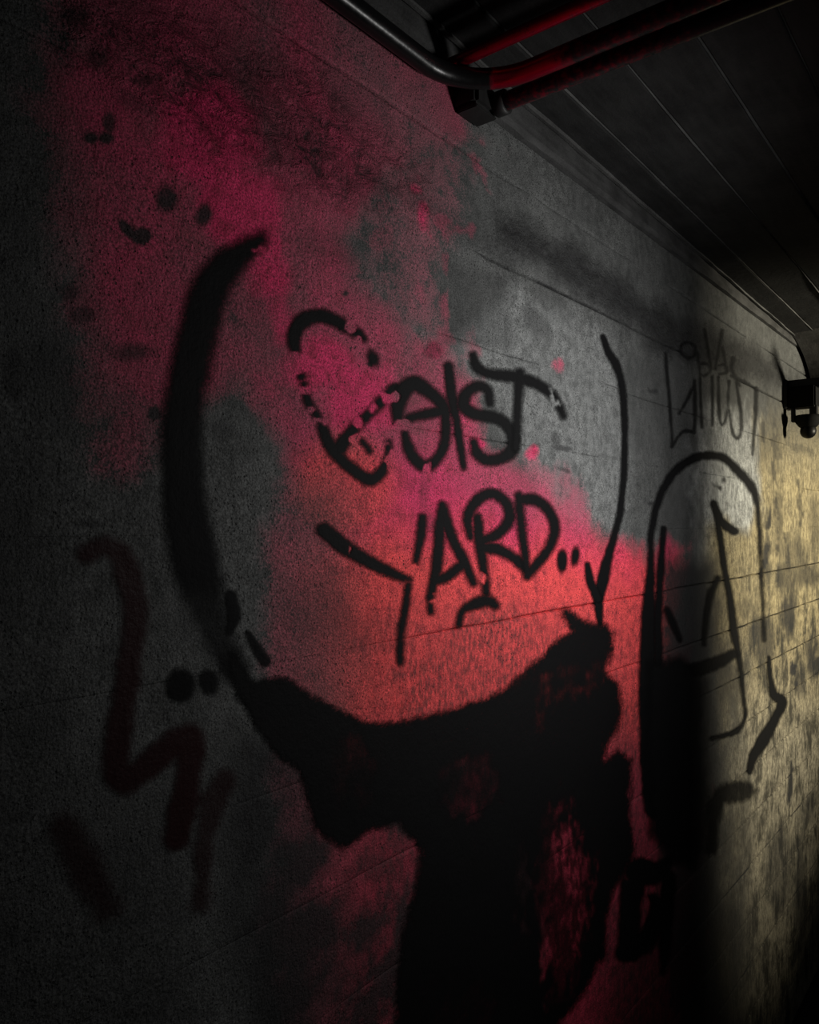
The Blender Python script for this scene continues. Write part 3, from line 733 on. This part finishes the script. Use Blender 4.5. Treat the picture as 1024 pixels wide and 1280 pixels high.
# --- dark red zigzag and ovals on the dim lower left
zig = paint_mesh('graffiti_zigzag', [L([(108, 692), (133, 683), (152, 697), (163, 732), (168, 780), (157, 858), (146, 930), (149, 972), (176, 963), (219, 929), (238, 925), (235, 975), (220, 1048)], [12, 15, 15, 14, 14, 14, 15, 17, 16, 16, 16, 16, 14])], 10, 2.6, wob=5, dens=0.72)
graffiti('graffiti_zigzag', 'dark red sprayed zigzag on the dim grey concrete', [('x', zig, None)], DRED)
zig2 = paint_mesh('graffiti_stroke', [L([(80, 1032), (105, 1080), (130, 1130)], [20, 22, 18])], 18, 3.0, wob=8, dens=0.5)
graffiti('graffiti_stroke', 'short dark red slanting stroke below the zigzag', [('x', zig2, None)], DRED)
zig3 = paint_mesh('graffiti_stroke', [L([(282, 974), (260, 1020), (250, 1130)], [13, 12, 10])], 11, 2.8, wob=6, dens=0.5)
graffiti('graffiti_stroke', 'thin dark red stroke right of the zigzag, bent near its top', [('x', zig3, None)], DRED)
ov1 = paint_mesh('graffiti_dot', [('oval', (226, 858, 16, 22))], 6, 2.4, wob=3, dens=0.85)
graffiti('graffiti_dot', 'larger black sprayed oval beside the dark red zigzag', [('x', ov1, None)], BLACK)
ov2 = paint_mesh('graffiti_dot', [('oval', (262, 853, 11, 15))], 5, 2.4, wob=3, dens=0.8)
graffiti('graffiti_dot', 'smaller black sprayed oval next to the beard-like black mass', [('x', ov2, None)], BLACK)

# ------------------------------------------------------------------ conduits under the ceiling
def bend_path(p0, corner, p1, rad, n=14):
    p0, corner, p1 = Vector(p0), Vector(corner), Vector(p1)
    a = (p0 - corner).normalized(); b = (p1 - corner).normalized()
    out = [p0.lerp(corner + a * rad, k / 24) for k in range(25)]
    c = corner + (a + b) * rad
    for k in range(1, n):
        t = k / n * math.pi / 2
        out.append(c - b * rad * math.cos(t) - a * rad * math.sin(t))
    q = corner + b * rad
    out += [q.lerp(p1, k / 60) for k in range(61)]
    return out
PR = 0.021
pts = bend_path(M(-0.6, -0.030, 0.955), M(1.42, -0.030, 0.955), M(1.42, -2.55, 0.955), 0.16 * S)
yv = np.array([p.y / S for p in pts])
mask = sstep(0.085, 0.13, -yv) * (1 - 0.66 * sstep(0.17, 0.30, -yv))
pipe1 = tag(empty('conduit', M(1.42, -0.03, 0.955)), 'thick black conduit bending from wall corner across the ceiling, red overspray', 'pipe')
link('tube', localise(tube_mesh('tube', pts, PR * S, 24, mask=mask), pipe1.location), PIPE, pipe1)
def clamp(x, y, z, r, axis, parent):
    """saddle clamp: a ring band round the tube and a hanger up to the ceiling"""
    p = M(x, y, z); w = 0.014 * S
    d = Vector((1, 0, 0)) if axis == 'x' else Vector((0, 1, 0))
    me = tube_mesh('clamp', [p - d * w, p - d * w * 0.98, p + d * w * 0.98, p + d * w], [r * S * 0.9, r * S * 1.18, r * S * 1.18, r * S * 0.9], 20)
    c = link('clamp', localise(me, parent.location), IRON, parent)
    top = M(x, y, ceil_z(x) + 0.004)
    me = tube_mesh('hanger_rod', [p + Vector((0, 0, r * S)), top], 0.006 * S, 10)
    link('hanger_rod', localise(me, parent.location), IRON, c)
clamp(1.42, -0.95, 0.955, PR, 'y', pipe1)
clamp(1.42, -1.9, 0.955, PR, 'y', pipe1)

pts = [M(1.485, -0.02 - 0.0422 * k, 0.950) for k in range(61)]
yv = np.array([p.y / S for p in pts])
pipe2 = tag(empty('conduit', M(1.485, -0.02, 0.950)), 'dark conduit leaving the wall box across the ceiling', 'pipe')
link('tube', localise(tube_mesh('tube', pts, 0.020 * S, 22, mask=0.36 * sstep(0.02, 0.1, -yv) * (1 - sstep(0.4, 0.8, -yv))), pipe2.location), PIPE, pipe2)
link('collar', localise(tube_mesh('collar', [M(1.485, -0.060, 0.950), M(1.485, -0.062, 0.950), M(1.485, -0.088, 0.950), M(1.485, -0.090, 0.950)], [0.021 * S, 0.027 * S, 0.027 * S, 0.021 * S], 22), pipe2.location), IRON, pipe2)
clamp(1.485, -1.0, 0.950, 0.020, 'y', pipe2)
pts = [M(1.348, -0.03 - 0.0422 * k, 0.990) for k in range(61)]
yv = np.array([p.y / S for p in pts])
pipe3 = tag(empty('conduit', M(1.348, -0.03, 0.990)), 'thin conduit with flat red paint behind the bent conduit', 'pipe')
link('tube', localise(tube_mesh('tube', pts, 0.014 * S, 18, mask=0.62 - 0.30 * sstep(0.3, 0.45, -yv)), pipe3.location), PIPE, pipe3)
clamp(1.348, -1.05, 0.990, 0.014, 'y', pipe3)
# wall box that the lower conduit enters
jb = tag(empty('junction_box', M(1.50, 0, 0.90)), 'black box on the wall where the lower conduit enters', 'junction box')
link('body', localise(box_mesh('body', (1.405, -0.062, 0.925), (1.497, 0.004, 0.985), 0.008), jb.location), IRON, jb)
link('lid', localise(box_mesh('lid', (1.411, -0.058, 0.920), (1.491, -0.004, 0.926), 0.002), jb.location), IRON, jb)

# ------------------------------------------------------------------ lamp on a horizontal arm at the far end
LX, LZ = 4.40, 0.70
lamp = tag(empty('wall_lamp', M(LX, 0, LZ)), 'black lamp with round globe hanging from a horizontal arm', 'lamp')
link('arm', localise(box_mesh('arm', (LX - 0.025, -0.9, LZ), (LX + 0.025, 0.006, LZ + 0.048), 0.004), lamp.location), IRON, lamp)
link('wall_plate', localise(box_mesh('wall_plate', (LX - 0.06, -0.018, LZ - 0.10), (LX + 0.06, 0.006, LZ + 0.05), 0.004), lamp.location), IRON, lamp)
body = link('housing', localise(box_mesh('housing', (LX - 0.05, -0.15, LZ - 0.10), (LX + 0.05, -0.016, LZ + 0.01), 0.008), lamp.location), LAMPBODY, lamp)
link('bracket', localise(box_mesh('bracket', (LX - 0.02, -0.15, LZ - 0.16), (LX + 0.02, -0.115, LZ - 0.09), 0.003), lamp.location), IRON, lamp)
link('bracket', localise(box_mesh('bracket', (LX - 0.02, -0.045, LZ - 0.17), (LX + 0.02, -0.028, LZ - 0.09), 0.003), lamp.location), IRON, lamp)
cx, cy = LX, -0.105
link('collar', localise(tube_mesh('collar', [M(cx, cy, LZ - 0.138), M(cx, cy, LZ - 0.142), M(cx, cy, LZ - 0.165), M(cx, cy, LZ - 0.195), M(cx, cy, LZ - 0.200)], [0.055 * S, 0.066 * S, 0.066 * S, 0.045 * S, 0.04 * S], 24), lamp.location), LAMPBODY, lamp)
gp = [(0.030, -0.190), (0.036, -0.205), (0.0385, -0.220), (0.037, -0.232), (0.031, -0.244), (0.021, -0.253), (0.009, -0.258), (0.001, -0.259)]
link('globe', localise(tube_mesh('globe', [M(cx, cy, LZ + z) for r, z in gp], [r * S for r, z in gp], 28), lamp.location), GLOBE, lamp)
